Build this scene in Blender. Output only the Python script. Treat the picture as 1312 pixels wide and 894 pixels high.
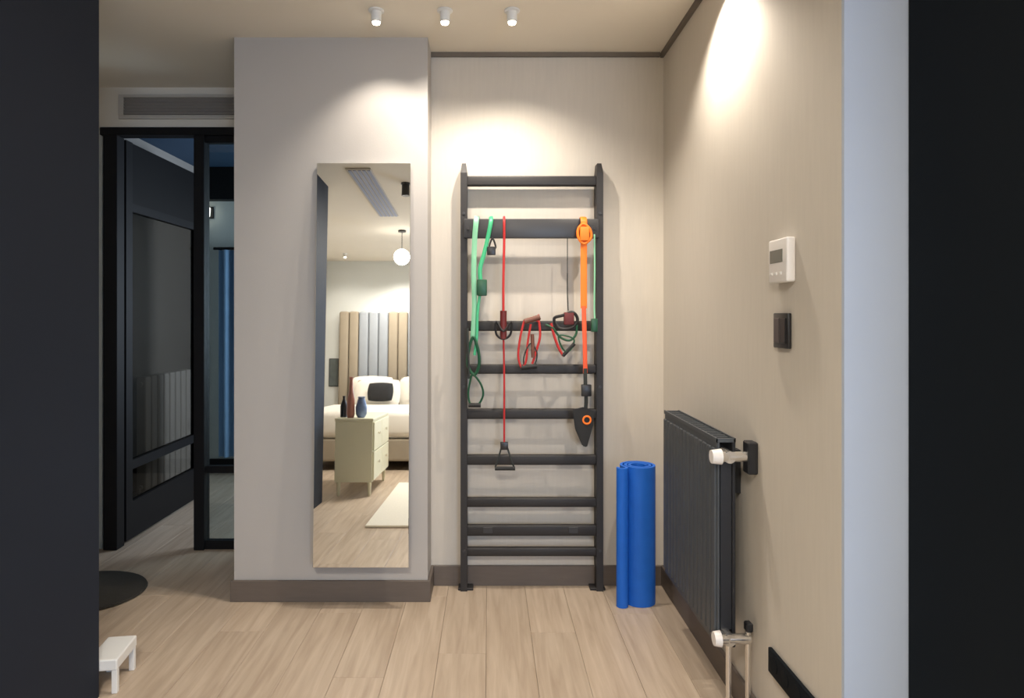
import bpy, bmesh, math, random
from mathutils import Vector, Matrix
random.seed(7)
for o in list(bpy.data.objects): bpy.data.objects.remove(o)
S = bpy.context.scene
COL = S.collection
F = 850.0; CU, CV = 626.0, 404.0; H = 1.35
R = math.radians

# ------------------------------------------------------------ camera
cd = bpy.data.cameras.new('camera'); cam = bpy.data.objects.new('camera', cd); COL.objects.link(cam)
cam.location = (0, 0, H); cam.rotation_euler = (R(90), 0, 0)
cd.sensor_fit = 'HORIZONTAL'; cd.sensor_width = 36; cd.lens = 36*F/1312
cd.shift_x = (656-CU)/1312; cd.shift_y = -(447-CV)/1312; cd.clip_start = 0.02
S.camera = cam
# ------------------------------------------------------------ exposure, world
S.view_settings.view_transform = 'Standard'; S.view_settings.look = 'None'
S.view_settings.gamma = 1; S.view_settings.use_curve_mapping = False
S.view_settings.exposure = 0.63
w = bpy.data.worlds.new('world'); S.world = w; w.use_nodes = True
w.node_tree.nodes['Background'].inputs[0].default_value = (.6, .7, 1, 1)
w.node_tree.nodes['Background'].inputs[1].default_value = .3
# ------------------------------------------------------------ lights
def area(name, loc, rot, sx, sy, col, e):
    l = bpy.data.lights.new(name, 'AREA'); l.shape = 'RECTANGLE'; l.size = sx; l.size_y = sy
    l.color = col; l.energy = e
    o = bpy.data.objects.new(name, l); COL.objects.link(o); o.location = loc; o.rotation_euler = rot
    return o
# daylight through the bedroom window behind the camera, and added fills for far room and bedroom
area('window_daylight', (1.55, -3.30, 1.35), (R(90), 0, 0), 1.25, 1.3, (.52, .70, 1.0), 50)
area('far_room_fill', (-.36, 5.0, 1.5), (0, R(90), 0), 1.0, 1.0, (.74, .85, 1.0), 26)  # added cool fill; no window is built in the far room
area('ceiling_fill_light', (-.25, -.5, 2.60), (0, 0, 0), .6, .6, (1.0, .92, .82), 56)  # added warm fill that lifts the general light level
SPOT_E = 30; SPOT_COL = (1.0, .90, .78); SPOT_SIZE = 122; SPOT_BLEND = .85

# ------------------------------------------------------------ materials
MATS = {}
def nt(m): return m.node_tree.nodes, m.node_tree.links
def mat(name, col, rough=.5, metal=0, spec=.5, noise=0, nscale=8, bump=0, bscale=60, rvar=0, stretch=(1,1,1), emit=None, estr=0, sheen=0):
    m = bpy.data.materials.new(name); m.use_nodes = True; N, L = nt(m)
    b = N['Principled BSDF']
    b.inputs['Base Color'].default_value = (*col, 1); b.inputs['Roughness'].default_value = rough
    b.inputs['Metallic'].default_value = metal; b.inputs['Specular IOR Level'].default_value = spec
    if sheen: b.inputs['Sheen Weight'].default_value = sheen
    if emit: b.inputs['Emission Color'].default_value = (*emit, 1); b.inputs['Emission Strength'].default_value = estr
    tc = N.new('ShaderNodeTexCoord'); mp = N.new('ShaderNodeMapping'); mp.inputs['Scale'].default_value = stretch
    L.new(tc.outputs['Object'], mp.inputs['Vector'])
    if noise:
        n = N.new('ShaderNodeTexNoise'); n.inputs['Scale'].default_value = nscale; n.inputs['Detail'].default_value = 5
        L.new(mp.outputs[0], n.inputs['Vector'])
        r = N.new('ShaderNodeMapRange'); r.inputs['To Min'].default_value = 1-noise; r.inputs['To Max'].default_value = 1+noise
        L.new(n.outputs['Fac'], r.inputs['Value'])
        x = N.new('ShaderNodeVectorMath'); x.operation = 'SCALE'; x.inputs[0].default_value = col
        L.new(r.outputs[0], x.inputs['Scale']); L.new(x.outputs[0], b.inputs['Base Color'])
    if bump:
        n2 = N.new('ShaderNodeTexNoise'); n2.inputs['Scale'].default_value = bscale; n2.inputs['Detail'].default_value = 3
        L.new(mp.outputs[0], n2.inputs['Vector'])
        bp = N.new('ShaderNodeBump'); bp.inputs['Strength'].default_value = bump; bp.inputs['Distance'].default_value = .002
        L.new(n2.outputs['Fac'], bp.inputs['Height']); L.new(bp.outputs[0], b.inputs['Normal'])
    MATS[name] = m; return m
M = MATS
mat('wall_cream', (.60, .553, .485), .75, noise=.05, nscale=14, stretch=(6, 6, .5), bump=.3, bscale=180)
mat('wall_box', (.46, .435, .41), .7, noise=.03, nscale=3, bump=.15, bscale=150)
mat('wall_blue_grey', (.44, .50, .61), .6, noise=.03, nscale=4, bump=.1, bscale=150)
mat('wall_pale_green', (.74, .77, .76), .7, noise=.03, nscale=4)
mat('ceiling_paint', (.76, .70, .60), .8, noise=.03, nscale=3, bump=.1)
mat('navy_panel', (.010, .015, .027), .7, noise=.08, nscale=2.5, spec=.3)
mat('charcoal_door', (.0055, .008, .011), .7, noise=.06, nscale=3, spec=.1)
mat('base_brown', (.13, .105, .088), .5, noise=.15, nscale=9, stretch=(1, 1, 8))
mat('gap_dark', (.16, .135, .11), .8, noise=.05)
mat('black_steel', (.004, .004, .005), .55, spec=.25, noise=.1)
mat('rack_black', (.021, .019, .019), .55, noise=.15, nscale=12)
mat('rack_beam', (.035, .035, .038), .4, noise=.12, nscale=12)
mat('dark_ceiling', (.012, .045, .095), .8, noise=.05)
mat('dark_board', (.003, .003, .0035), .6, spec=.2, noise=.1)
mat('far_grey', (.30, .29, .27), .7, noise=.05)
mat('far_pale', (.50, .52, .50), .7, noise=.05)
mat('white_enamel', (.78, .78, .76), .35, noise=.02)
mat('white_plastic', (.80, .77, .74), .4, noise=.02)
mat('grey_display', (.16, .165, .14), .25, noise=.05)
mat('black_plastic', (.016, .015, .016), .35, noise=.1)
mat('switch_key', (.07, .06, .06), .35, noise=.05)
mat('anthracite', (.058, .066, .075), .5, noise=.08, nscale=20, bump=.2, bscale=200)
mat('anthracite_dark', (.012, .013, .017), .5, noise=.08)
mat('chrome', (.75, .72, .68), .22, metal=.9, noise=.03)
mat('mat_blue', (.012, .135, .62), .55, noise=.1, nscale=18, bump=.35, bscale=260, spec=.35)
mat('mat_blue_light', (.02, .13, .56), .55, noise=.08, nscale=18, bump=.3, bscale=260)
mat('green_rubber', (.05, .42, .19), .4, noise=.1)
mat('pale_green_rubber', (.22, .52, .32), .45, noise=.1)
mat('dark_green', (.01, .075, .035), .4, noise=.1)
mat('red_rubber', (.52, .035, .035), .4, noise=.12)
mat('orange_strap', (.95, .20, .012), .55, noise=.08, bump=.3, bscale=300)
mat('red_orange_strap', (.80, .10, .03), .55, noise=.08)
mat('black_foam', (.014, .014, .014), .7, noise=.15, bump=.2)
mat('webbing', (.025, .03, .028), .7, noise=.1, bump=.3, bscale=400)
mat('burgundy_grip', (.13, .015, .015), .55, noise=.12)
mat('brown_grip', (.16, .06, .04), .6, noise=.12)
mat('cream_lacquer', (.74, .72, .54), .4, noise=.03)
mat('bedding', (.80, .76, .68), .85, noise=.04, bump=.3, bscale=25, sheen=.3)
mat('headboard_beige', (.34, .29, .22), .85, noise=.08, bump=.3, bscale=200)
mat('headboard_grey', (.33, .36, .40), .85, noise=.08, bump=.3, bscale=200)
mat('rug_cream', (.80, .74, .60), .95, noise=.1, nscale=60, bump=.8, bscale=180, sheen=.4)
mat('disc_dark', (.030, .027, .022), .95, noise=.3, nscale=60, bump=.8, bscale=180)
mat('pink_ceramic', (.42, .18, .14), .4, noise=.1)
mat('blue_ceramic', (.18, .26, .46), .35, noise=.5, nscale=30)
mat('dark_fabric', (.02, .02, .022), .9, noise=.2)
mat('blue_fabric', (.20, .33, .50), .85, noise=.12, nscale=6, bump=.3)
mat('vent_grille', (.25, .22, .19), .6, noise=.05)
mat('blue_grille', (.30, .34, .46), .6, noise=.05)
mat('vent_frame', (.50, .46, .40), .6, noise=.03)
mat('lamp_glow', (1, .95, .88), .5, emit=(1, .86, .66), estr=14, noise=.01)
mat('globe_glow', (1, .97, .92), .5, emit=(1, .93, .82), estr=9, noise=.01)
mat('panel_glow', (1, .97, .92), .5, emit=(1, .9, .76), estr=2, noise=.01)
mat('day_sky', (.6, .75, 1), .5, emit=(.65, .8, 1), estr=1.5, noise=.01)
mat('picture_grey', (.10, .12, .12), .5, noise=.4, nscale=12)
mat('oak', (.42, .32, .22), .5, noise=.1)
# mirror
m = bpy.data.materials.new('mirror_glass'); m.use_nodes = True; b = m.node_tree.nodes['Principled BSDF']
b.inputs['Base Color'].default_value = (.91, .93, .93, 1); b.inputs['Metallic'].default_value = 1; b.inputs['Roughness'].default_value = .012
M['mirror_glass'] = m
def glassmat(name, tint, refl):
    m = bpy.data.materials.new(name); m.use_nodes = True; N, L = nt(m); N.clear()
    out = N.new('ShaderNodeOutputMaterial'); t = N.new('ShaderNodeBsdfTransparent'); g = N.new('ShaderNodeBsdfGlossy')
    t.inputs[0].default_value = (*tint, 1); g.inputs['Roughness'].default_value = .03
    mx = N.new('ShaderNodeMixShader'); mx.inputs[0].default_value = refl; L.new(t.outputs[0], mx.inputs[1]); L.new(g.outputs[0], mx.inputs[2])
    L.new(mx.outputs[0], out.inputs[0]); M[name] = m
glassmat('smoked_glass', (.46, .44, .41), .035)
glassmat('clear_glass', (.80, .86, .86), .07)
# floor planks: one look, varied by object
m = bpy.data.materials.new('floor_oak'); m.use_nodes = True; N, L = nt(m); b = N['Principled BSDF']; b.inputs['Roughness'].default_value = .42
b.inputs['Specular IOR Level'].default_value = .35
tc = N.new('ShaderNodeTexCoord'); oi = N.new('ShaderNodeObjectInfo'); add = N.new('ShaderNodeVectorMath'); add.operation = 'MULTIPLY_ADD'
mul = N.new('ShaderNodeVectorMath'); mul.operation = 'SCALE'; mul.inputs[0].default_value = (13, 29, 7); L.new(oi.outputs['Random'], mul.inputs['Scale'])
add.inputs[1].default_value = (1, 1, 1); L.new(tc.outputs['Object'], add.inputs[0]); L.new(mul.outputs[0], add.inputs[2])
mp = N.new('ShaderNodeMapping'); mp.inputs['Scale'].default_value = (16, 1.1, 1); L.new(add.outputs[0], mp.inputs['Vector'])
n = N.new('ShaderNodeTexNoise'); n.inputs['Scale'].default_value = 2.2; n.inputs['Detail'].default_value = 7; n.inputs['Distortion'].default_value = .5; L.new(mp.outputs[0], n.inputs['Vector'])
cr = N.new('ShaderNodeValToRGB'); cr.color_ramp.elements[0].position = .3; cr.color_ramp.elements[0].color = (.39, .30, .22, 1)
cr.color_ramp.elements[1].position = .7; cr.color_ramp.elements[1].color = (.53, .43, .33, 1); L.new(n.outputs['Fac'], cr.inputs[0])
mr = N.new('ShaderNodeMapRange'); mr.inputs['To Min'].default_value = .94; mr.inputs['To Max'].default_value = 1.06; L.new(oi.outputs['Random'], mr.inputs['Value'])
sc = N.new('ShaderNodeVectorMath'); sc.operation = 'SCALE'; L.new(cr.outputs[0], sc.inputs[0]); L.new(mr.outputs[0], sc.inputs['Scale']); L.new(sc.outputs[0], b.inputs['Base Color'])
bp = N.new('ShaderNodeBump'); bp.inputs['Strength'].default_value = .15; bp.inputs['Distance'].default_value = .001; L.new(n.outputs['Fac'], bp.inputs['Height']); L.new(bp.outputs[0], b.inputs['Normal'])
M['floor_oak'] = m

# ------------------------------------------------------------ helpers
def at(u, v, Y): return Vector(((u-CU)/F*Y, Y, H-(v-CV)/F*Y))
def ux(u, Y): return (u-CU)/F*Y
def vz(v, Y): return H-(v-CV)/F*Y
class MB:
    """collects shapes in world coordinates, links them as one mesh object"""
    def __init__(s): s.bm = bmesh.new()
    def box(s, x0, x1, y0, y1, z0, z1, bev=0, seg=2):
        g = bmesh.ops.create_cube(s.bm, size=1)
        for v in g['verts']:
            v.co = Vector(((x0+x1)/2+v.co.x*(x1-x0), (y0+y1)/2+v.co.y*(y1-y0), (z0+z1)/2+v.co.z*(z1-z0)))
        if bev:
            es = list({e for v in g['verts'] for e in v.link_edges})
            bmesh.ops.bevel(s.bm, geom=es, offset=bev, segments=seg, affect='EDGES', profile=.5)
        return s
    def loops(s, rings, close=True, caps=True):
        vs = [[s.bm.verts.new(p) for p in r] for r in rings]
        n = len(vs[0])
        for a, b_ in zip(vs, vs[1:]):
            for i in range(n if close else n-1):
                j = (i+1) % n
                s.bm.faces.new((a[i], a[j], b_[j], b_[i]))
        if caps:
            s.bm.faces.new(vs[0][::-1]); s.bm.faces.new(vs[-1])
        return s
    def cyl(s, p, q, r0, r1=None, n=16):
        r1 = r0 if r1 is None else r1
        p = Vector(p); q = Vector(q); t = (q-p).normalized(); a = t.orthogonal().normalized(); b_ = t.cross(a)
        return s.loops([[c+a*math.cos(2*math.pi*i/n)*r+b_*math.sin(2*math.pi*i/n)*r for i in range(n)] for c, r in ((p, r0), (q, r1))])
    def lathe(s, c, prof, n=24):
        c = Vector(c)
        return s.loops([[c+Vector((math.cos(2*math.pi*i/n)*r, math.sin(2*math.pi*i/n)*r, z)) for i in range(n)] for r, z in prof])
    def tube(s, pts, r, ry=None, n=8, closed=False, sub=6):
        """smooth sweep; ry is the radius towards the viewer side (Y), r the one across"""
        P = [Vector(p) for p in pts]; ry = ry or r; Q = []
        m_ = len(P)
        for i in range(m_ if closed else m_-1):
            if closed: a, b_, c, d = P[(i-1) % m_], P[i], P[(i+1) % m_], P[(i+2) % m_]
            else: a, b_, c, d = P[max(i-1, 0)], P[i], P[i+1], P[min(i+2, m_-1)]
            for k in range(sub):
                t = k/sub
                Q.append(.5*((2*b_)+(c-a)*t+(2*a-5*b_+4*c-d)*t*t+(3*b_-a-3*c+d)*t**3))
        if not closed: Q.append(P[-1])
        rings = []; L_ = len(Q); yv = Vector((0, 1, 0))
        for i, q in enumerate(Q):
            t = (Q[(i+1) % L_]-Q[i-1]) if closed else (Q[min(i+1, L_-1)]-Q[max(i-1, 0)])
            t.normalize(); nn = t.cross(yv)
            if nn.length < .05: nn = Vector((1, 0, 0))
            nn.normalize(); bb = nn.cross(t).normalized()
            rings.append([q+nn*math.cos(2*math.pi*k/n)*r+bb*math.sin(2*math.pi*k/n)*ry for k in range(n)])
        if closed: rings.append(rings[0])
        if closed:
            vs = [[s.bm.verts.new(p) for p in r_] for r_ in rings[:-1]]
            for i in range(len(vs)):
                a = vs[i]; b_ = vs[(i+1) % len(vs)]
                for k in range(n): s.bm.faces.new((a[k], a[(k+1) % n], b_[(k+1) % n], b_[k]))
            return s
        return s.loops(rings)
    def xf(s, mtx): s.bm.transform(mtx); return s
    def build(s, name, material, parent=None, smooth=False):
        bmesh.ops.recalc_face_normals(s.bm, faces=s.bm.faces)
        if parent is not None:
            s.bm.transform(world(parent).inverted())
        me = bpy.data.meshes.new(name); s.bm.to_mesh(me); s.bm.free()
        if smooth:
            for p in me.polygons: p.use_smooth = True
            try: me.set_sharp_from_angle(angle=R(40))
            except Exception: pass
        me.materials.append(M[material])
        o = bpy.data.objects.new(name, me); COL.objects.link(o); o.parent = parent
        return o
def world(o):
    m_ = o.matrix_basis.copy()
    while o.parent: o = o.parent; m_ = o.matrix_basis @ m_
    return m_
def tag(o, label=None, cat=None, group=None, kind=None):
    if label: o['label'] = label
    if cat: o['category'] = cat
    if group: o['group'] = group
    if kind: o['kind'] = kind
    return o
def thing(name, label, cat, loc, group=None):
    o = bpy.data.objects.new(name, None); o.empty_display_size = .05; COL.objects.link(o); o.location = loc
    return tag(o, label, cat, group)
def origin_to(o, loc):
    """put a single-mesh thing's origin at its base"""
    loc = Vector(loc); o.data.transform(Matrix.Translation(-loc)); o.location = loc; return o
def struct(name, mb, material, parent=None):
    o = mb.build(name, material, parent)
    if parent is None: o['kind'] = 'structure'
    return o

# ------------------------------------------------------------ the room shell
D = 3.326; XR = .877; CZ = 2.665; YB = 3.138; BX0, BX1 = ux(300, YB), ux(548, YB)
YD = 3.83; XL = -2.35; YN = -3.4; XRR = 2.5; YE = 5.70; XF = -2.48; YS = 1.649
floor = struct('floor', MB().box(XF-.1, XRR+.1, YN-.1, YE+.1, -.12, -.012), 'base_brown')
floor['kind'] = 'structure'
PW, PL = .19, 1.25
plank_me = None
cols = int((XRR-XF)/PW)+1; k = 0
for i in range(cols):
    x = XF+PW*i; off = (i*.43) % 1.0*PL
    y = YN-off
    while y < YE:
        y0, y1 = max(y, YN), min(y+PL, YE)
        # planks only where the rooms are
        xc = x+PW/2
        inside = (xc < XR+.1 and y0 < YE) or y1 < YS+PL
        if y1-y0 > .05 and inside and not (xc > -.2 and y0 > D+.05) and not (xc > XR and y0 > YS):
            full = abs((y1-y0)-PL) < 1e-4
            if full and plank_me is not None:
                o = bpy.data.objects.new('plank', plank_me); COL.objects.link(o)
            else:
                o = MB().box(-PW/2+.0005, PW/2-.0005, 0, y1-y0-.001, -.012, 0, .0008, 1).build('plank', 'floor_oak')
                if full: plank_me = o.data
            o.location = (xc, y0, 0); o.parent = floor
        y += PL
struct('ceiling', MB().box(XF-.1, XRR+.1, YN-.1, YD+.1, CZ, CZ+.1), 'ceiling_paint')
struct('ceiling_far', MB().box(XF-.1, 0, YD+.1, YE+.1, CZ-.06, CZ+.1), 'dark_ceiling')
struct('wall_back', MB().box(BX1-.02, XR, D, D+.1, 0, CZ), 'wall_cream')
struct('wall_right', MB().box(XR, XR+.08, YS, D+.1, 0, CZ), 'wall_cream')
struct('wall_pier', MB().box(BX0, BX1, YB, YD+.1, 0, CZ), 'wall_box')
struct('wall_return', MB().box(XR+.0005, XRR, YS-.012, YS+.0, 0, CZ), 'wall_blue_grey')
struct('wall_left', MB().box(XL, -1.38, .56, 2.35, 0, CZ), 'navy_panel')  # dark bar at the left edge of view, built as a wall
struct('wall_left_far', MB().box(XL-.1, XL, YN, YD, 0, CZ), 'wall_cream')
struct('wall_near', MB().box(XL-.1, 1.55-.66, YN-.1, YN, 0, CZ).box(1.55+.66, XRR+.1, YN-.1, YN, 0, CZ)
       .box(1.55-.66, 1.55+.66, YN-.1, YN, 0, .65).box(1.55-.66, 1.55+.66, YN-.1, YN, 2.25, CZ), 'wall_pale_green')
struct('wall_bedroom_right', MB().box(XRR, XRR+.1, YN, YS, 0, CZ), 'wall_cream')
# window behind the camera
wn = struct('window_1', MB().box(.87, .93, YN-.07, YN-.01, .65, 2.25).box(2.17, 2.23, YN-.07, YN-.01, .65, 2.25).box(.93, 2.17, YN-.07, YN-.01, .65, .71).box(.93, 2.17, YN-.07, YN-.01, 2.19, 2.25).box(1.52, 1.58, YN-.07, YN-.01, .71, 2.19), 'white_enamel')
MB().box(.93, 1.52, YN-.045, YN-.035, .71, 2.19).build('pane', 'day_sky', wn)
MB().box(1.58, 2.17, YN-.045, YN-.035, .71, 2.19).build('pane', 'day_sky', wn)
MB().box(.82, 2.28, YN, YN+.12, .62, .65, .004).build('window_sill', 'white_enamel', wn)
# baseboards
BH = .10
struct('baseboard_back', MB().box(BX1+.014, XR-.014, D-.014, D, 0, BH, .002, 1), 'base_brown')
struct('baseboard_right', MB().box(XR-.014, XR, YS+.0, D, 0, BH, .002, 1), 'base_brown')
struct('baseboard_pier', MB().box(BX0-.014, BX1+.014, YB-.014, YB, 0, BH, .002, 1).box(BX1, BX1+.014, YB, D, 0, BH, .002, 1), 'base_brown')
struct('baseboard_near', MB().box(XL, XRR, YN, YN+.014, 0, BH), 'base_brown')
# shadow gap around the ceiling
struct('trim_1', MB().box(BX1, XR-.02, D-.014, D, CZ-.022, CZ), 'gap_dark')
struct('trim_2', MB().box(XR-.016, XR, YS+.0, D, CZ-.024, CZ), 'gap_dark')
# wall above the black doors, with the air grille
zh = 2.432
struct('wall_door_head', MB().box(XL, BX0, YD, YD+.1, zh, CZ), 'ceiling_paint')
struct('wall_far_right', MB().box(-.3, -.2, YD+.1, YE, 0, CZ), 'far_pale')
struct('wall_far', MB().box(XF-.1, -.2, YE, YE+.1, 0, 2.33), 'far_pale')
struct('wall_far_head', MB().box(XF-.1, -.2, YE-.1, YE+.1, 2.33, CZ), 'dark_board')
struct('wall_far_left', MB().box(XF-.1, XF, YD, YE, 0, CZ), 'far_grey')
struct('wall_door_side', MB().box(XF-.1, -2.235, YD+.01, YD+.09, 0, zh), 'far_pale')
struct('baseboard_far', MB().box(XF, -.3, YE-.02, YE, 0, .12), 'black_steel')
struct('baseboard_far_left', MB().box(XF, XF+.015, YD+.1, YE, 0, .12), 'black_steel')

# black steel framed glass doors (fixed pane right, leaf opened away from us)
dr = MB().box(-2.235, BX0, YD-.02, YD+.06, zh-.045, zh, .003, 1).box(-2.215, -2.135, YD-.02, YD+.06, 0, zh-.045, .003, 1) \
    .box(-1.695, -1.635, YD-.02, YD+.06, 0, zh-.045, .003, 1).build('door_1', 'black_steel')
dr['kind'] = 'structure'; dr['label'] = 'black steel framed glass doors under the air grille'
fx = MB().box(-1.635, BX0, YD, YD+.04, 0, .05).box(-1.635, BX0, YD, YD+.04, .44, .48).box(-1.635, BX0, YD, YD+.04, zh-.085, zh-.045).build('rail', 'black_steel', dr)
MB().box(-1.635, BX0, YD+.016, YD+.022, .48, zh-.085).build('pane', 'clear_glass', dr)
MB().box(-1.635, BX0, YD+.016, YD+.022, .05, .44).build('pane', 'clear_glass', dr)
LX = -2.15; y0, y1 = YD+.07, 4.90
lf = MB().box(LX-.02, LX+.02, y0, y0+.07, .02, zh-.05).box(LX-.02, LX+.02, y1-.07, y1, .02, zh-.05) \
    .box(LX-.02, LX+.02, y0+.07, y1-.07, .02, .24).box(LX-.02, LX+.02, y0+.07, y1-.07, .43, .485) \
    .box(LX-.02, LX+.02, y0+.07, y1-.07, 1.97, 2.02).build('door_leaf', 'black_steel', dr)
MB().box(LX-.012, LX+.012, y0+.07, y1-.07, 2.02, zh-.05).build('top_panel', 'dark_board', lf)
MB().box(LX-.003, LX+.003, y0+.07, y1-.07, .485, 1.97).build('pane', 'smoked_glass', lf)
MB().box(LX-.003, LX+.003, y0+.07, y1-.07, .24, .43).build('pane', 'smoked_glass', lf)
MB().cyl((LX+.03, y1-.035, .95), (LX+.03, y1-.035, 1.25), .009).cyl((LX+.0, y1-.035, .98), (LX+.03, y1-.035, .98), .006).cyl((LX+.0, y1-.035, 1.22), (LX+.03, y1-.035, 1.22), .006).build('handle', 'black_steel', lf)

# dark bar at the right edge of view, built as a door leaf standing open against the blue-grey return, right of the camera
d2 = struct('door_2', MB().box(1.032, 1.075, .72, YS-.016, .012, 2.58, .003, 1), 'charcoal_door')
for z in (.25, 1.3, 2.35):
    MB().cyl((1.075, YS-.022, z-.05), (1.075, YS-.022, z+.05), .007).build('hinge', 'black_steel', d2)
MB().cyl((1.032, .80, 1.02), (.975, .80, 1.02), .010).cyl((.98, .79, 1.02), (.98, .92, 1.02), .009).build('door_handle', 'black_steel', d2)

# air grille above the black doors
gx0, gx1 = ux(160, YD), BX0+.12
vt = thing('air_grille', 'long recessed air grille in pale frame above black glass doors', 'air vent', ((gx0+gx1)/2, YD-.001, 2.50))
z0, z1 = vz(153, YD), vz(122, YD)
fr = MB().box(gx0-.03, BX0+.0, YD-.016, YD-.001, z1-.016, z1, .002, 1).box(gx0-.03, BX0, YD-.016, YD-.001, z0, z0+.022, .002, 1).box(gx0-.03, gx0, YD-.016, YD-.001, z0+.022, z1-.016)
fr.build('frame', 'vent_frame', vt)
MB().box(gx0, BX0, YD-.006, YD-.001, z0+.022, z1-.016).build('backing', 'vent_grille', vt)
n_s = 6
for i in range(n_s):
    zz = z0+.03+(z1-z0-.052)*i/(n_s-1)
    MB().box(gx0, BX0, YD-.013, YD-.006, zz-.003, zz+.003).build('slat', 'vent_grille', vt)
# trims: ceiling_far etc. ok
# ------------------------------------------------------------ dim room beyond the black doors
def column_radiator(name, label, cx0, y0_, y1_, z0_, z1_, mt):
    t = thing(name, label, 'radiator', (cx0, (y0_+y1_)/2, z0_))
    n_ = 8
    for i in range(n_):
        yy = y0_+(y1_-y0_)*(i+.5)/n_; hw = (y1_-y0_)/n_*.42
        MB().box(cx0, cx0+.07, yy-hw, yy+hw, z0_, z1_, .012, 2).build('section', mt, t)
    for zz in (z0_+.05, z1_-.05): MB().cyl((cx0+.035, y0_-.01, zz), (cx0+.035, y1_+.01, zz), .016).build('header_pipe', mt, t)
    MB().cyl((cx0+.035, y0_-.01, z0_+.05), (cx0+.035, y0_-.03, 0.0), .009).build('pipe', mt, t)
    return t
column_radiator('column_radiator', 'white column radiator seen dimly through the smoked glass door', XF+.02, 4.62, 5.34, .10, .92, 'white_enamel')
cu = MB()
pts = []
x0c, x1c = -2.27, -1.80
for i in range(41):
    a = i/40; pts.append((x0c+(x1c-x0c)*a, YE-.12+.028*math.sin(a*math.pi*11)))
th = .004
ring = [(x, y) for x, y in pts]+[(x, y+th) for x, y in reversed(pts)]
cu.loops([[Vector((x, y, z)) for x, y in ring] for z in (.16, 1.0, 1.9)])
c = cu.build('hanging_curtain', 'blue_fabric', smooth=True); origin_to(c, (-2.0, YE-.1, .16))
tag(c, 'blue curtain hanging in the room behind the fixed black-framed pane', 'curtain')
rd = MB().cyl((x0c-.05, YE-.1, 1.915), (x1c+.03, YE-.1, 1.915), .012).cyl((x0c-.03, YE-.1, 1.915), (x0c-.03, YE, 1.915), .008).cyl((x1c, YE-.1, 1.915), (x1c, YE, 1.915), .008).build('curtain_rod', 'black_steel')
origin_to(rd, (-2.0, YE-.1, 1.915)); tag(rd, 'thin black rod carrying the blue curtain beyond the glass door', 'curtain rod')
lp = thing('wall_lamp', 'small warm wall lamp high up behind the fixed glass pane', 'lamp', (ux(267, YE), YE, 2.22))
MB().box(ux(267, YE)-.05, ux(267, YE)+.05, YE-.02, YE, 2.18, 2.28, .004).build('backplate', 'black_steel', lp)
MB().lathe((ux(267, YE), YE-.07, 2.18), [(.02, 0), (.04, .01), (.045, .08), (.03, .1)], 16).build('lamp_shade', 'panel_glow', lp)

# ------------------------------------------------------------ mirror on the pier (leans back slightly)
ml, mr_ = ux(404, YB-.05), ux(525, YB-.05); mz0, mz1 = vz(727, YB-.09), vz(209, YB-.02)
mt_ = thing('wall_mirror', 'tall frameless wall mirror on the pier reflecting the bedroom', 'mirror', ((ml+mr_)/2, YB-.03, mz0))
tilt = R(2.3); piv = Vector((0, YB-.004, mz1))
X = Matrix.Translation(piv) @ Matrix.Rotation(-tilt, 4, 'X') @ Matrix.Translation(-piv)
def mxf(mb): return mb.xf(X)
mxf(MB().box(ml, mr_, YB-.022, YB-.010, mz0, mz1, .0015, 1)).build('glass', 'mirror_glass', mt_)
mxf(MB().box(ml+.006, mr_-.006, YB-.010, YB-.003, mz0+.006, mz1-.006)).build('backing_board', 'base_brown', mt_)
for xx in (ml+.12, mr_-.12):
    MB().box(xx-.012, xx+.012, YB-.074, YB-.001, mz0+.02, mz0+.05).build('bracket', 'black_steel', mt_)

# ------------------------------------------------------------ little ceiling spotlights
def spotlight(x, y, label, energy, size=SPOT_SIZE, blend=SPOT_BLEND, lean=12):
    t = thing('ceiling_spotlight', label, 'spotlight', (x, y, CZ), 'small white ceiling spotlights')
    MB().lathe((x, y, CZ-.008), [(.030, 0), (.034, .003), (.034, .008)], 24).build('ceiling_plate', 'white_enamel', t, True)
    MB().lathe((x, y, CZ-.052), [(.019, 0), (.022, .004), (.022, .044)], 20).build('body', 'white_enamel', t, True)
    MB().lathe((x, y, CZ-.062), [(.006, 0), (.015, .003), (.017, .010)], 20).build('lens', 'lamp_glow', t, True)
    l = bpy.data.lights.new('spot', 'SPOT'); l.energy = energy; l.color = SPOT_COL; l.spot_size = R(size); l.spot_blend = blend; l.shadow_soft_size = .018
    o = bpy.data.objects.new('spot_light', l); COL.objects.link(o); o.location = (0, 0, -.066); o.rotation_euler = (R(lean), 0, 0); o.parent = t      # the lamp leans towards the wall
YSp = 2.86
spotlight(ux(482, YSp), YSp, 'white ceiling spotlight nearest the mirror, leftmost of three in a row', SPOT_E*.42, 100, .7, 18)
spotlight(ux(570, YSp), YSp, 'white ceiling spotlight in the middle of the row of three', SPOT_E*.6)
spotlight(ux(656, YSp), YSp, 'white ceiling spotlight in front of the wall bars, rightmost of the visible row', SPOT_E*1.25)
spotlight(XR-.13, 2.42, 'white ceiling spotlight close to the right wall throwing a tall light scallop', SPOT_E*1.5, 122, .6, 0)
spotlight(-1.20, -2.75, 'white spotlight added to the bedroom ceiling to brighten the headboard wall', SPOT_E*2.9, 124, .8, -10)  # added to brighten the headboard wall in the mirror
spotlight(-1.95, -2.75, 'white spotlight added to the bedroom ceiling to brighten the corner by the framed picture', SPOT_E*.7, 124, .8, -10)  # also added, lifts the mirrored corner

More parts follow.
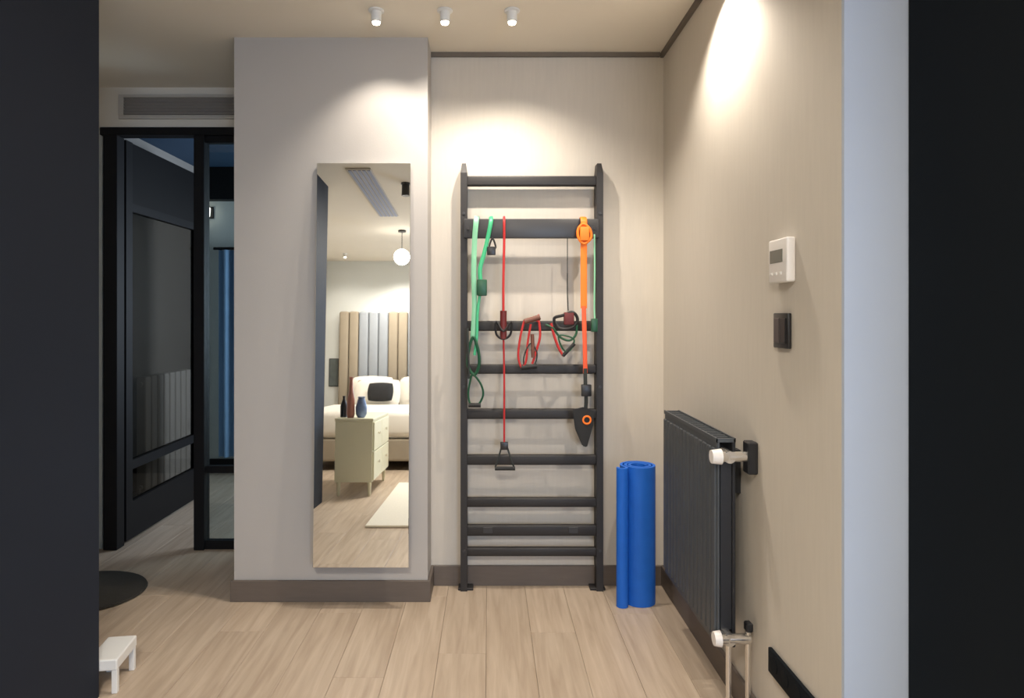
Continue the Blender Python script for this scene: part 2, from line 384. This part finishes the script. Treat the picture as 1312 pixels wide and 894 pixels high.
# ------------------------------------------------------------ wall bars
WY = 3.245
wb = thing('wall_bars', 'black wall bars ladder standing against the cream back wall', 'wall bars', (ux(682, D), 3.29, 0))
for u0, u1, s in ((590, 598.5, -1), (764.5, 773, 1)):
    x0, x1 = ux(u0, WY), ux(u1, WY)
    mb = MB()
    def ring(xa, xb, ya, yb, z): return [Vector((xa, ya, z)), Vector((xb, ya, z)), Vector((xb, yb, z)), Vector((xa, yb, z))]
    zt = vz(208, WY)
    mb.loops([ring(x0, x1, WY, D-.001, .0), ring(x0, x1, WY, D-.001, zt-.16), ring(x0, x1, WY, D-.001, zt-.05), ring(x0+.006, x1-.006, WY+.02, D-.001, zt)])
    up = mb.build('upright', 'rack_black', wb)
    MB().box(x0-.012 if s < 0 else x0-.03, x1+.03 if s < 0 else x1+.012, WY+.01, D-.001, 0, .012, .002, 1).build('foot_plate', 'rack_black', wb)
    for zz in (.2, 1.0, 1.85):
        MB().cyl(((x0+x1)/2, WY-.005, zz), ((x0+x1)/2, WY, zz), .007, n=10).build('bolt', 'rack_beam', up)
rx0, rx1 = ux(597, WY), ux(766, WY)
for v0, v1 in ((225, 238), (411, 424), (467, 479), (524, 537), (583, 596), (638, 650), (673, 687), (702, 713)):
    RY = WY+.012
    MB().box(rx0, rx1, RY, RY+.032, vz(v1, RY), vz(v0, RY), .008, 3).build('rung', 'rack_black', wb, True)
bz0, bz1 = vz(305, WY-.03), vz(280, WY-.03)
bm_ = MB().box(ux(594, WY-.03), ux(768, WY-.03), WY-.03, WY-.002, bz0, bz1, .006, 2).build('crossbeam', 'rack_beam', wb, True)
for u in (600, 762):
    MB().cyl((ux(u, WY-.03), WY-.036, (bz0+bz1)/2), (ux(u, WY-.03), WY-.03, (bz0+bz1)/2), .008, n=10).build('bolt', 'rack_black', bm_)
for u in (625, 735):
    MB().box(ux(u-6, WY), ux(u+6, WY), WY+.009, WY+.0125, vz(684, WY), vz(676, WY), .001, 1).build('sticker', 'rack_beam', wb)
xm = ux(764.5, WY)
# ------------------------------------------------------------ training bands hanging on the bars
HY = 3.195
def P(u, v, dy=0): return at(u, v, HY+dy)
def loop_over(u, v, w=.0, dy=.0):
    """hook over the top of the beam"""
    return [Vector((ux(u, HY), WY+.012, vz(v+6, HY))), Vector((ux(u, HY), WY-.016, bz1+.012)), Vector((ux(u, HY), HY, vz(v, HY)))]
GB = 'training bands hanging on the wall bars'
def dring(mb, u, v, w, h, r=.005, dy=0):
    p = P(u, v, dy)
    return mb.tube([p+Vector((0, 0, h/2)), p+Vector((w/2, 0, -h/4)), p+Vector((w/2*.6, 0, -h/2)), p+Vector((-w/2*.6, 0, -h/2)), p+Vector((-w/2, 0, -h/4))], r, closed=True)
# green pair
t = thing('resistance_band', 'pale and bright green band looped over crossbeam at left, dark green clips and loop handle', 'exercise band', P(612, 520), GB)
MB().tube([Vector((ux(611, HY), WY+.014, vz(288, HY))), Vector((ux(611, HY), WY-.016, bz1+.010)), P(610, 284, -.004), P(608, 310), P(607, 350), P(608, 392), P(606, 432)], .0125, .003).build('flat_band', 'pale_green_rubber', t, True)
MB().tube([Vector((ux(629, HY), WY+.014, vz(288, HY))), Vector((ux(629, HY), WY-.016, bz1+.010)), P(629, 284, -.006), P(625, 305, -.006), P(620, 326, -.006), P(615, 345, -.008), P(616, 362, -.008)], .010, .004).build('tube', 'green_rubber', t, True)
MB().tube([P(617, 362, -.008), P(612, 400, -.006), P(611, 430, -.006), P(608, 455, -.006)], .007, .005).build('tube', 'green_rubber', t, True)
MB().box(P(611, 0).x, P(624, 0).x, HY-.022, HY+.004, vz(379, HY), vz(358, HY), .006, 2).build('clip', 'dark_green', t, True)
mb = MB(); dring(mb, 631, 312, .03, .05, .0045, -.006); mb.build('snap_hook', 'black_plastic', t, True)
MB().box(P(624, 0).x, P(635, 0).x, HY-.016, HY+.0, vz(327, HY), vz(316, HY), .004, 2).build('clip', 'black_plastic', t, True)
MB().tube([P(606, 432, -.01), P(600, 452, -.012), P(600, 470, -.012), P(608, 480, -.012), P(614, 466, -.012), P(612, 446, -.012)], .0075, closed=True).build('loop', 'dark_green', t, True)
MB().tube([P(606, 480, -.014), P(616, 492, -.014), P(619, 506, -.014), P(612, 519, -.014), P(603, 518, -.014), P(600, 505, -.014), P(602, 490, -.014)], .005, closed=True).build('handle_strap', 'dark_green', t, True)
MB().cyl(P(600, 519, -.014), P(616, 519, -.014), .011, n=14).build('grip', 'black_foam', t, True)
MB().tube([P(599, 420, -.012), P(596.5+3, 445, -.018), P(601, 485, -.014)], .006).build('strap', 'webbing', t, True)
# red long tube
t = thing('resistance_band', 'long thin red tube hanging from crossbeam down to a triangular handle', 'exercise band', P(646, 602), GB)
MB().tube([Vector((ux(646, HY), WY+.014, vz(288, HY))), Vector((ux(646, HY), WY-.016, bz1+.008)), P(646, 284, -.004), P(646, 310, 0), P(645, 360, -.006), P(645, 402, -.012)], .0062, .0062).build('tube', 'red_rubber', t, True)
MB().tube([P(645, 428, -.012), P(646, 480, 0), P(646, 530, 0), P(646, 568, 0)], .0048).build('tube', 'red_rubber', t, True)
MB().cyl(P(645, 398, -.014), P(645, 434, -.014), .016, .016, 16).build('grip', 'burgundy_grip', t, True)
MB().tube([P(636, 412, -.02), P(645, 424, -.03), P(655, 412, -.02), P(654, 428, -.02), P(645, 434, -.02), P(636, 428, -.02)], .0055, closed=True).build('snap_hook', 'black_plastic', t, True)
MB().tube([P(646, 566), P(655, 590, -.01), P(657, 600, -.01), P(636, 600, -.01), P(638, 590, -.01)], .0042, closed=True).build('handle_strap', 'webbing', t, True)
MB().cyl(P(634, 600, -.012), P(660, 600, -.012), .0095, n=14).build('grip', 'black_foam', t, True)
MB().box(P(641, 0).x, P(651, 0).x, HY-.01, HY+.008, vz(576, HY), vz(566, HY), .003, 2).build('clip', 'black_plastic', t, True)
# red coiled
t = thing('resistance_band', 'short red tube doubled over the second rung in the middle, dark grips', 'exercise band', P(680, 478), GB)
MB().tube([P(688, 412, .055), P(690, 405, .060), P(690, 404, .030), P(690, 408, -.005), P(692, 430, -.01), P(687, 450, -.01), P(682, 466, -.01)], .006).build('tube', 'red_rubber', t, True)
MB().tube([P(672, 410, -.005), P(667, 430, -.01), P(664, 455, -.01), P(668, 470, -.012), P(674, 462, -.012), P(676, 440, -.01), P(680, 415, -.01)], .0055).build('tube', 'red_rubber', t, True)
MB().cyl(P(672, 412, -.008), P(692, 406, -.008), .013, n=16).build('grip', 'brown_grip', t, True)
MB().cyl(P(668, 471, -.012), P(688, 469, -.012), .0115, n=16).build('grip', 'black_foam', t, True)
MB().cyl(P(682, 428, -.012), P(683, 458, -.012), .009, n=14).build('grip', 'brown_grip', t, True)
MB().tube([P(680, 440, -.014), P(672, 454, -.014), P(672, 468, -.014), P(684, 468, -.014), P(688, 452, -.014)], .0035, closed=True).build('handle_strap', 'webbing', t, True)
# black-green-red cords
t = thing('resistance_band', 'tangle of green, black and red cords clipped beside the orange strap', 'exercise band', P(721, 458), GB)
MB().tube([P(727, 350, 0), P(727, 375, 0), P(728, 398, -.006)], .0028).build('cord', 'webbing', t, True)
MB().tube([Vector((ux(727, HY), HY, bz0+.001)), P(727, 325), P(727, 352)], .0022).build('cord', 'webbing', t, True)
MB().tube([P(710, 408, -.01), P(721, 404, -.014), P(734, 400, -.014), P(740, 410, -.014), P(732, 420, -.014), P(716, 420, -.014)], .0075, closed=True).build('snap_hook', 'black_plastic', t, True)
MB().box(P(722, 0).x, P(735, 0).x, HY-.022, HY+.002, vz(416, HY), vz(400, HY), .005, 2).build('clip', 'burgundy_grip', t, True)
MB().tube([P(706, 414, -.012), P(710, 430, -.012), P(716, 446, -.012), P(722, 456, -.012)], .0065).build('tube', 'red_rubber', t, True)
MB().tube([P(699, 416, -.012), P(708, 420, -.014), P(718, 432, -.016), P(730, 436, -.016), P(738, 428, -.016), P(739, 416, -.014)], .0055).build('tube', 'dark_green', t, True)
MB().cyl(P(721, 456, -.014), P(736, 440, -.014), .009, n=14).build('grip', 'black_foam', t, True)
MB().tube([P(716, 430, -.018), P(722, 448, -.018), P(731, 448, -.018), P(735, 434, -.018)], .004, closed=True).build('handle_strap', 'dark_green', t, True)
# orange suspension strap
t = thing('suspension_strap', 'bright orange strap hanging at right ending in a black triangular foot cradle', 'training strap', P(749, 572))
MB().tube([Vector((ux(748, HY), WY+.014, vz(288, HY))), Vector((ux(748, HY), WY-.016, bz1+.008)), P(748, 282, -.004), P(748, 296, -.004), P(748, 340, 0), P(748, 395, -.002)], .0155, .0025).build('webbing', 'orange_strap', t, True)
MB().tube([P(748, 392, -.004), P(749, 430, -.018), P(750, 478, -.018)], .0105, .0025).build('webbing', 'red_orange_strap', t, True)
MB().tube([P(741, 293, -.01), P(748, 287, -.012), P(756, 294, -.012), P(757, 305, -.012), P(748, 312, -.012), P(741, 304, -.012)], .0065, .006, closed=True).box(P(742.5, 0).x, P(754.5, 0).x, HY-.022, HY-.006, vz(309, HY), vz(291, HY), .005, 2).build('knot', 'orange_strap', t, True)
MB().tube([P(750, 472, -.02), P(750, 492, -.02), P(751, 512, -.014), P(750, 528, -.012)], .009, .0035).build('lower_webbing', 'webbing', t, True)
MB().box(P(744, 0).x, P(757, 0).x, HY-.026, HY-.006, vz(507, HY), vz(492, HY), .004, 2).build('buckle', 'black_plastic', t, True)
mb = MB()
tri = [(733, 525), (748, 521), (762, 527), (760, 545), (752, 573), (746, 571), (737, 550)]
mb.loops([[at(u, v, HY+dy) for u, v in tri] for dy in (-.026, .004)])
bmesh.ops.bevel(mb.bm, geom=mb.bm.edges[:], offset=.004, segments=2, affect='EDGES')
mb.build('foot_cradle', 'black_foam', t, True)
p = P(752, 538, -.028)
MB().tube([p+Vector((math.cos(a)*.018, 0, math.sin(a)*.018)) for a in [i*math.pi/4 for i in range(8)]], .0045, .003, closed=True, sub=3).build('emblem_ring', 'orange_strap', t, True)
# green band behind right upright
t = thing('resistance_band', 'thin pale green band hanging just inside the right upright', 'exercise band', P(762, 430), GB)
MB().tube([P(761.5, 300, -.002), P(762, 345, 0), P(761.5, 390, 0), P(762, 408, -.008)], .004, .0025).build('flat_band', 'pale_green_rubber', t, True)
MB().box(P(757, 0).x, P(765, 0).x, HY-.024, HY+.002, vz(425, HY), vz(408, HY), .004, 2).build('clip', 'dark_green', t, True)

# ------------------------------------------------------------ rolled blue mat
mc = Vector((ux(818.5, 3.13), 3.135, 0)); ztop = .645
def spiral():
    pts = []; t0 = 0; turns = 2.6; r0, r1 = .034, .083
    nst = 110
    for i in range(nst+1):
        a = i/nst; ang = R(212)-2*math.pi*turns*(1-a)     # ends on the left front
        rr = r0+(r1-r0)*a
        pts.append((mc.x+math.cos(ang)*rr, mc.y+math.sin(ang)*rr*1.0, ang))
    # the free end peels away to the left front
    x, y, ang = pts[-1]
    ox, oy = math.cos(ang), math.sin(ang); rc = .021      # the free end curls back the other way into a small lip
    cx_, cy_ = x+ox*rc, y+oy*rc
    for k in range(1, 17):
        f = -R(240)*k/16; q = -rc
        dx, dy = ox*q, oy*q
        pts.append((cx_+dx*math.cos(f)-dy*math.sin(f), cy_+dx*math.sin(f)+dy*math.cos(f), ang))
    return pts
sp = spiral(); th = .0125
def off(pts, h):
    out = []
    for i in range(len(pts)):
        a = pts[max(i-1, 0)]; b_ = pts[min(i+1, len(pts)-1)]
        d = Vector((b_[0]-a[0], b_[1]-a[1])).normalized(); nn = Vector((-d.y, d.x))
        out.append((pts[i][0]+nn.x*h, pts[i][1]+nn.y*h))
    return out
A = off(sp, th/2); B = off(sp, -th/2)
mb = MB(); rr_ = []
for z, sh in ((0.001, .0), (.004, 0), (ztop-.003, 0), (ztop, 0)):
    rr_.append([Vector((x, y, z)) for x, y in A]+[Vector((x, y, z)) for x, y in reversed(B)])
vs = [[mb.bm.verts.new(p_) for p_ in r_] for r_ in rr_]
n_ = len(vs[0])
for a, b_ in zip(vs, vs[1:]):
    for i in range(n_): mb.bm.faces.new((a[i], a[(i+1) % n_], b_[(i+1) % n_], b_[i]))
for lay in (vs[0], vs[-1]):
    h_ = n_//2
    for i in range(h_-1): mb.bm.faces.new((lay[i], lay[i+1], lay[n_-2-i], lay[n_-1-i]))
o = mb.build('exercise_mat', 'mat_blue', smooth=True); origin_to(o, mc)
tag(o, 'rolled bright blue exercise mat standing upright between the wall bars and dark radiator', 'exercise mat')

# ------------------------------------------------------------ anthracite radiator on the right wall
rf, rb = .752, .822; ry0, ry1 = 2.206, 2.86; rz0, rz1 = .245, .932
t = thing('radiator', 'anthracite panel radiator with pale valves on the right wall', 'radiator', ((rf+rb)/2, (ry0+ry1)/2, rz0))
n_ = 14; stp = (ry1-ry0)/n_
MB().box(rf+.008, rf+.018, ry0, ry1, rz0, rz1, .003, 1).build('front_panel', 'anthracite', t)
for i in range(n_):
    a = ry0+stp*i
    MB().box(rf, rf+.010, a+stp*.12, a+stp*.88, rz0+.025, rz1-.025, .004, 2).build('rib', 'anthracite', t)
MB().box(rb-.012, rb, ry0, ry1, rz0, rz1, .003, 1).build('rear_panel', 'anthracite_dark', t)
mb = MB()
for i in range(44):
    y = ry0+.02+(ry1-ry0-.04)*i/43
    mb.box(rf+.022, rb-.016, y-.001, y+.001, rz0+.03, rz1-.03)
o = mb.build('fins', 'anthracite_dark', t); o['kind'] = 'stuff'
g = MB().box(rf+.005, rb, ry0, ry0+.006, rz1-.004, rz1+.008).box(rf+.005, rb, ry1-.006, ry1, rz1-.004, rz1+.008).box(rf+.004, rf+.010, ry0, ry1, rz1-.004, rz1+.010).box(rb-.006, rb, ry0, ry1, rz1-.004, rz1+.010).build('top_grille', 'anthracite', t)
for i in range(20):
    y = ry0+.02+(ry1-ry0-.04)*i/19
    MB().box(rf+.010, rb-.006, y-.006, y+.006, rz1, rz1+.006).build('slat', 'anthracite', g)
MB().box(rf+.020, rb-.014, ry0+.002, ry0+.008, rz0+.06, rz1-.06).build('side_cover', 'anthracite_dark', t)
for z, nm in ((rz1-.045, 'upper_valve'), (rz0+.045, 'lower_valve')):
    v = MB().cyl(((rf+rb)/2, ry0+.02, z), ((rf+rb)/2, ry0-.045, z), .020, n=16).cyl(((rf+rb)/2, ry0-.03, z), (XR-.02, ry0-.03, z), .017, n=16).cyl(((rf+rb)/2-.038, ry0-.03, z), ((rf+rb)/2-.005, ry0-.03, z), .021, .018, 18).build(nm, 'chrome', t, True)
    if nm == 'upper_valve':
        MB().cyl((rf-.022, ry0-.03, z), (rf+.010, ry0-.03, z), .022, .026, 18).build('valve_head', 'white_plastic', v, True)
        MB().box(XR-.034, XR-.001, ry0-.052, ry0-.004, z-.055, z+.05, .004, 1).build('bracket', 'anthracite_dark', t)
    else:
        MB().cyl((rf-.014, ry0-.03, z), (rf+.008, ry0-.03, z), .022, .026, 18).build('valve_head', 'white_plastic', v, True)
        MB().cyl((XR-.026, ry0-.03, z+.03), (XR-.026, ry0-.03, 0.0), .009, n=14).build('pipe', 'chrome', t, True)
        MB().cyl(((rf+rb)/2, ry0-.03, z), ((rf+rb)/2, ry0-.03, 0.0), .009, n=14).build('pipe', 'chrome', t, True)
        MB().box(XR-.036, XR-.014, ry0-.045, ry0-.015, z+.025, z+.055, .004, 1).build('bracket', 'anthracite_dark', t)
for y in (ry0+.12, ry1-.12):
    MB().box(rb, XR-.0005, y-.02, y+.02, rz1-.2, rz1-.05).build('bracket', 'anthracite_dark', t)

# ------------------------------------------------------------ things on the right wall
fxx = XR-.028
ya, yb = .877*F/(1021-CU), .849*F/(984-CU)
yc = (ya+yb)/2
t = thing('thermostat', 'white wall thermostat with grey display above the black switch', 'thermostat', (XR, yc, vz(340, yc)))
zt0, zt1 = vz(362, yc), vz(306, yc)
MB().box(fxx, XR-.001, yc-.062, yc+.062, zt0, zt1, .006, 3).build('housing', 'white_plastic', t, True)
MB().box(fxx-.002, fxx+.002, yc-.035, yc+.048, zt1-.070, zt1-.032, .001, 1).build('display', 'grey_display', t)
for k in range(3): MB().box(fxx-.003, fxx+.001, yc-.03+k*.03, yc-.015+k*.03, zt0+.022, zt0+.030, .001, 1).build('button', 'white_enamel', t)
yc2 = .87*F/(1002-CU)
t = thing('light_switch', 'black double light switch on the right wall below the thermostat', 'light switch', (XR, yc2, vz(425, yc2)))
za, zb = vz(446, yc2), vz(401, yc2)
MB().box(XR-.012, XR-.001, yc2-.05, yc2+.05, za, zb, .003, 2).build('plate', 'black_plastic', t, True)
for s in (-1, 1): MB().box(XR-.016, XR-.011, yc2+s*.021-.018, yc2+s*.021+.018, za+.015, zb-.015, .002, 1).build('rocker', 'switch_key' if s > 0 else 'black_plastic', t)
t = thing('power_outlet', 'low black horizontal outlet strip near the bottom of the right wall', 'power outlet', (XR, 1.93, .28))
yo1 = .867*F/(985-CU); zo = vz(828, yo1)
MB().box(XR-.013, XR-.001, yo1-.31, yo1, zo-.075, zo, .003, 2).build('plate', 'charcoal_door', t, True)
for k in range(4):
    yy = yo1-.042-k*.075
    s_ = MB().cyl((XR-.0145, yy, zo-.0375), (XR-.012, yy, zo-.0375), .024, n=20).build('socket', 'charcoal_door', t, True)

# ------------------------------------------------------------ floor things at left
mb = MB(); cxr, cyr = -1.98, 3.22  # low dark oval disc laid where the floor is dark
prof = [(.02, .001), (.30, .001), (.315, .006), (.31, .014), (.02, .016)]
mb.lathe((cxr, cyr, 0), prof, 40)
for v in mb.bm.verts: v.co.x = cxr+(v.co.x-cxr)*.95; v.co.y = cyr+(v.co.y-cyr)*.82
o = mb.build('dark_disc', 'disc_dark', smooth=True); origin_to(o, (cxr, cyr, 0))
tag(o, 'flat dark disc on the floor before the black glass doors', 'rug')
# low white step stool, partly behind the navy wall
sx, sy = ux(139, 2.42), 2.44
t = thing('step_stool', 'low white stool at the lower left corner beside the dark navy wall', 'stool', (sx, sy, 0))
t.rotation_euler = (0, 0, R(8))
W = world(t)
hw = .052
def lb(*a, **k): return MB().box(*a, **k).xf(W)
lb(-hw, hw, -.085, .10, (.085), .125, bev=.005).build('seat', 'white_enamel', t)
for a, b_ in ((-1, -1), (1, -1), (-1, 1), (1, 1)):
    lb(a*(hw-.012)-.010, a*(hw-.012)+.010, (b_*.078+.008)-.010, (b_*.078+.008)+.010, 0, .085, bev=.003).build('leg', 'white_enamel', t)

# ------------------------------------------------------------ the bedroom behind the camera (seen in the mirror)
# cream console cabinet
kx0, kx1, ky0, ky1, kz = -1.345, -1.005, -.55, .32, .67
t = thing('console_cabinet', 'cream cabinet on short legs in front of the bed, seen in the mirror', 'cabinet', ((kx0+kx1)/2, (ky0+ky1)/2, 0))
MB().box(kx0+.006, kx1-.006, ky0+.006, ky1-.006, .12, kz-.025, .004, 1).build('body', 'cream_lacquer', t)
MB().box(kx0, kx1, ky0, ky1, kz-.025, kz, .005, 2).build('top', 'cream_lacquer', t)
for x in (kx0+.035, kx1-.035):
    for y in (ky0+.04, ky1-.04): MB().cyl((x, y, 0), (x, y, .12), .012, .020, 12).build('leg', 'cream_lacquer', t, True)
for k in range(2):
    ya_ = ky0+.02+k*(ky1-ky0-.03)/2; yb_ = ya_+(ky1-ky0-.05)/2
    for j in range(2):
        z_ = .135+j*.255
        d = MB().box(kx1-.006, kx1+.008, ya_, yb_, z_, z_+.245, .003, 1).build('drawer', 'cream_lacquer', t)
        MB().cyl((kx1+.008, (ya_+yb_)/2, z_+.14), (kx1+.026, (ya_+yb_)/2, z_+.14), .010, .014, 12).build('knob', 'chrome', d, True)
v = MB().lathe((kx0+.12, ky1-.10, kz), [(.028, 0), (.036, .03), (.034, .16), (.018, .24), (.014, .33), (.020, .36)], 24).build('tall_vase', 'pink_ceramic', smooth=True)
origin_to(v, (kx0+.12, ky1-.10, kz)); tag(v, 'tall slim pink vase on the cream cabinet in the mirror', 'vase')
v = MB().lathe((kx0+.21, ky1-.12, kz), [(.030, 0), (.048, .03), (.052, .09), (.035, .15), (.028, .17), (.034, .185)], 24).build('ginger_jar', 'blue_ceramic', smooth=True)
origin_to(v, (kx0+.21, ky1-.12, kz)); tag(v, 'squat blue and white jar beside the pink vase in the mirror', 'jar')
v = MB().lathe((kx0+.045, ky1-.16, kz), [(.03, 0), (.032, .1), (.026, .12), (.010, .16), (.012, .19)], 20).build('bottle', 'black_plastic', smooth=True)
origin_to(v, (kx0+.045, ky1-.16, kz)); tag(v, 'small black bottle at the cabinet edge beside the pink vase', 'bottle')
# bed
bx0, bx1, by0, by1 = -2.05, -.25, YN+.16, -1.15
t = thing('double_bed', 'double bed with cream bedding and tall channelled headboard seen in the mirror', 'bed', ((bx0+bx1)/2, (by0+by1)/2, 0))
MB().box(bx0, bx1, by0, by1, .10, .34, .02, 2).build('base', 'headboard_beige', t)
for x in (bx0+.1, bx1-.1):
    for y in (by0+.1, by1-.1): MB().cyl((x, y, 0), (x, y, .10), .03, n=12).build('leg', 'black_steel', t)
MB().box(bx0+.02, bx1-.02, by0, by1-.02, .34, .56, .05, 4).build('mattress', 'bedding', t, True)
mb = MB().box(bx0-.01, bx1+.01, by0+.65, by1+.015, .36, .64, .06, 4); mb.build('duvet', 'bedding', t, True)
nch = 14; hw_ = (bx1-bx0+.16)/nch
for i in range(nch):
    xa = bx0-.08+hw_*i
    MB().box(xa+.003, xa+hw_-.003, YN+.02, YN+.15, .12, 1.92, .03, 3).build('headboard_channel', 'headboard_beige' if (i % 5 in (0, 1)) else 'headboard_grey', t, True)
def pillow(x, y, z, a, label, m_='bedding', sx_=.62, sz=.44, nm='pillow', cat='pillow'):
    bm2 = bmesh.new(); bmesh.ops.create_grid(bm2, x_segments=12, y_segments=10, size=.5); g = bm2
    top = {}; mb = MB()
    nx, ny = 13, 11
    def pt(i, j, s):
        u = i/(nx-1)*2-1; w_ = j/(ny-1)*2-1
        h_ = .085*((1-u**4)*(1-w_**4))**.6*s
        k_ = 1-.06*(abs(u)*abs(w_))**2
        return Vector((u*sx_/2*(1-.05*w_*w_)*k_, h_, w_*sz/2*(1-.05*u*u)*k_))
    F_ = [[mb.bm.verts.new(pt(i, j, 1)) for j in range(ny)] for i in range(nx)]
    G_ = [[F_[i][j] if i in (0, nx-1) or j in (0, ny-1) else mb.bm.verts.new(pt(i, j, -1)) for j in range(ny)] for i in range(nx)]
    for i in range(nx-1):
        for j in range(ny-1):
            mb.bm.faces.new((F_[i][j], F_[i+1][j], F_[i+1][j+1], F_[i][j+1]))
            mb.bm.faces.new((G_[i][j], G_[i][j+1], G_[i+1][j+1], G_[i+1][j]))
    bm2.free()
    o_ = mb.build(nm, m_, smooth=True); o_.location = (x, y, z); o_.rotation_euler = (R(a), 0, 0)
    tag(o_, label, cat, 'pillows on the bed' if nm == 'pillow' else None); return o_
pillow(-1.62, YN+.32, .79, 14, 'cream pillow leaning on the headboard at the cabinet side of the mirrored bed')
pillow(-.94, YN+.32, .79, 14, 'cream pillow leaning on the headboard on the far half of the mirrored bed')
pillow(-1.50, YN+.55, .765, 24, 'second cream pillow, in front of the one nearest the cabinet')
pillow(-1.42, YN+.80, .80, 20, 'small black cushion in front of the mirrored pillows', 'dark_fabric', .34, .26, 'cushion', 'cushion')
# rug
o = MB().box(-.86, .9, -.30, 1.45, .001, .018, .006, 2).build('area_rug', 'rug_cream'); origin_to(o, (.02, .6, 0)); tag(o, 'thick cream rug on the bedroom floor, corner seen low in the mirror', 'rug')
# framed picture on wall_near
px, pz = ux(440, 9.6), 1.35-(478-44-404)/F*9.6
t = thing('framed_picture', 'small dark framed picture left of the headboard in the mirror', 'picture', (-2.22, YN, .95))
MB().box(-2.29, -2.15, YN, YN+.02, .85, 1.25, .003, 1).build('frame', 'black_plastic', t)
MB().box(-2.28, -2.16, YN+.02, YN+.022, .86, 1.24).build('print', 'picture_grey', t)
# linear ceiling vent
t = thing('linear_ceiling_vent', 'long blue-grey slot vent in the bedroom ceiling, diagonal in the mirror', 'air vent', (-1.02, .3, CZ))
MB().box(-1.12, -.92, -.50, 1.10, CZ-.014, CZ-.001, .003, 1).build('frame', 'vent_frame', t)
for k in range(5): MB().box(-1.10+k*.037, -1.085+k*.037+.010, -.48, 1.08, CZ-.020, CZ-.012).build('slat', 'blue_grille', t)
# black ceiling spot and globe pendant
t = thing('track_spotlight', 'small black ceiling spotlight seen high in the mirror', 'spotlight', (-.70, .67, CZ))
MB().cyl((-.70, .67, CZ), (-.70, .67, CZ-.012), .04, n=20).build('ceiling_plate', 'black_plastic', t)
MB().cyl((-.70, .67, CZ-.012), (-.70, .67, CZ-.11), .032, .034, 20).build('body', 'black_plastic', t, True)
gx, gy, gz = -.98, -1.25, 2.36
t = thing('globe_pendant', 'glowing white globe pendant near the bed, bright in the mirror', 'lamp', (gx, gy, CZ))
MB().cyl((gx, gy, CZ), (gx, gy, CZ-.02), .045, n=20).build('ceiling_rose', 'black_plastic', t)
MB().cyl((gx, gy, CZ-.02), (gx, gy, gz+.09), .004, n=8).build('cord', 'black_plastic', t)
mb = MB(); g_ = bmesh.ops.create_uvsphere(mb.bm, u_segments=24, v_segments=16, radius=.09)
for v_ in g_['verts']: v_.co += Vector((gx, gy, gz))
mb.build('globe', 'globe_glow', t, True)
# glowing panel added with the warm fill light, out of view
t = thing('ceiling_fill_panel', 'square flat glowing panel added to the bedroom ceiling for the fill light', 'lamp', (-.25, -.5, CZ))
MB().box(-.57, .07, -.82, -.18, CZ-.03, CZ-.001, .004, 1).build('frame', 'white_enamel', t)
MB().box(-.55, .05, -.80, -.20, CZ-.036, CZ-.03).build('diffuser', 'panel_glow', t)
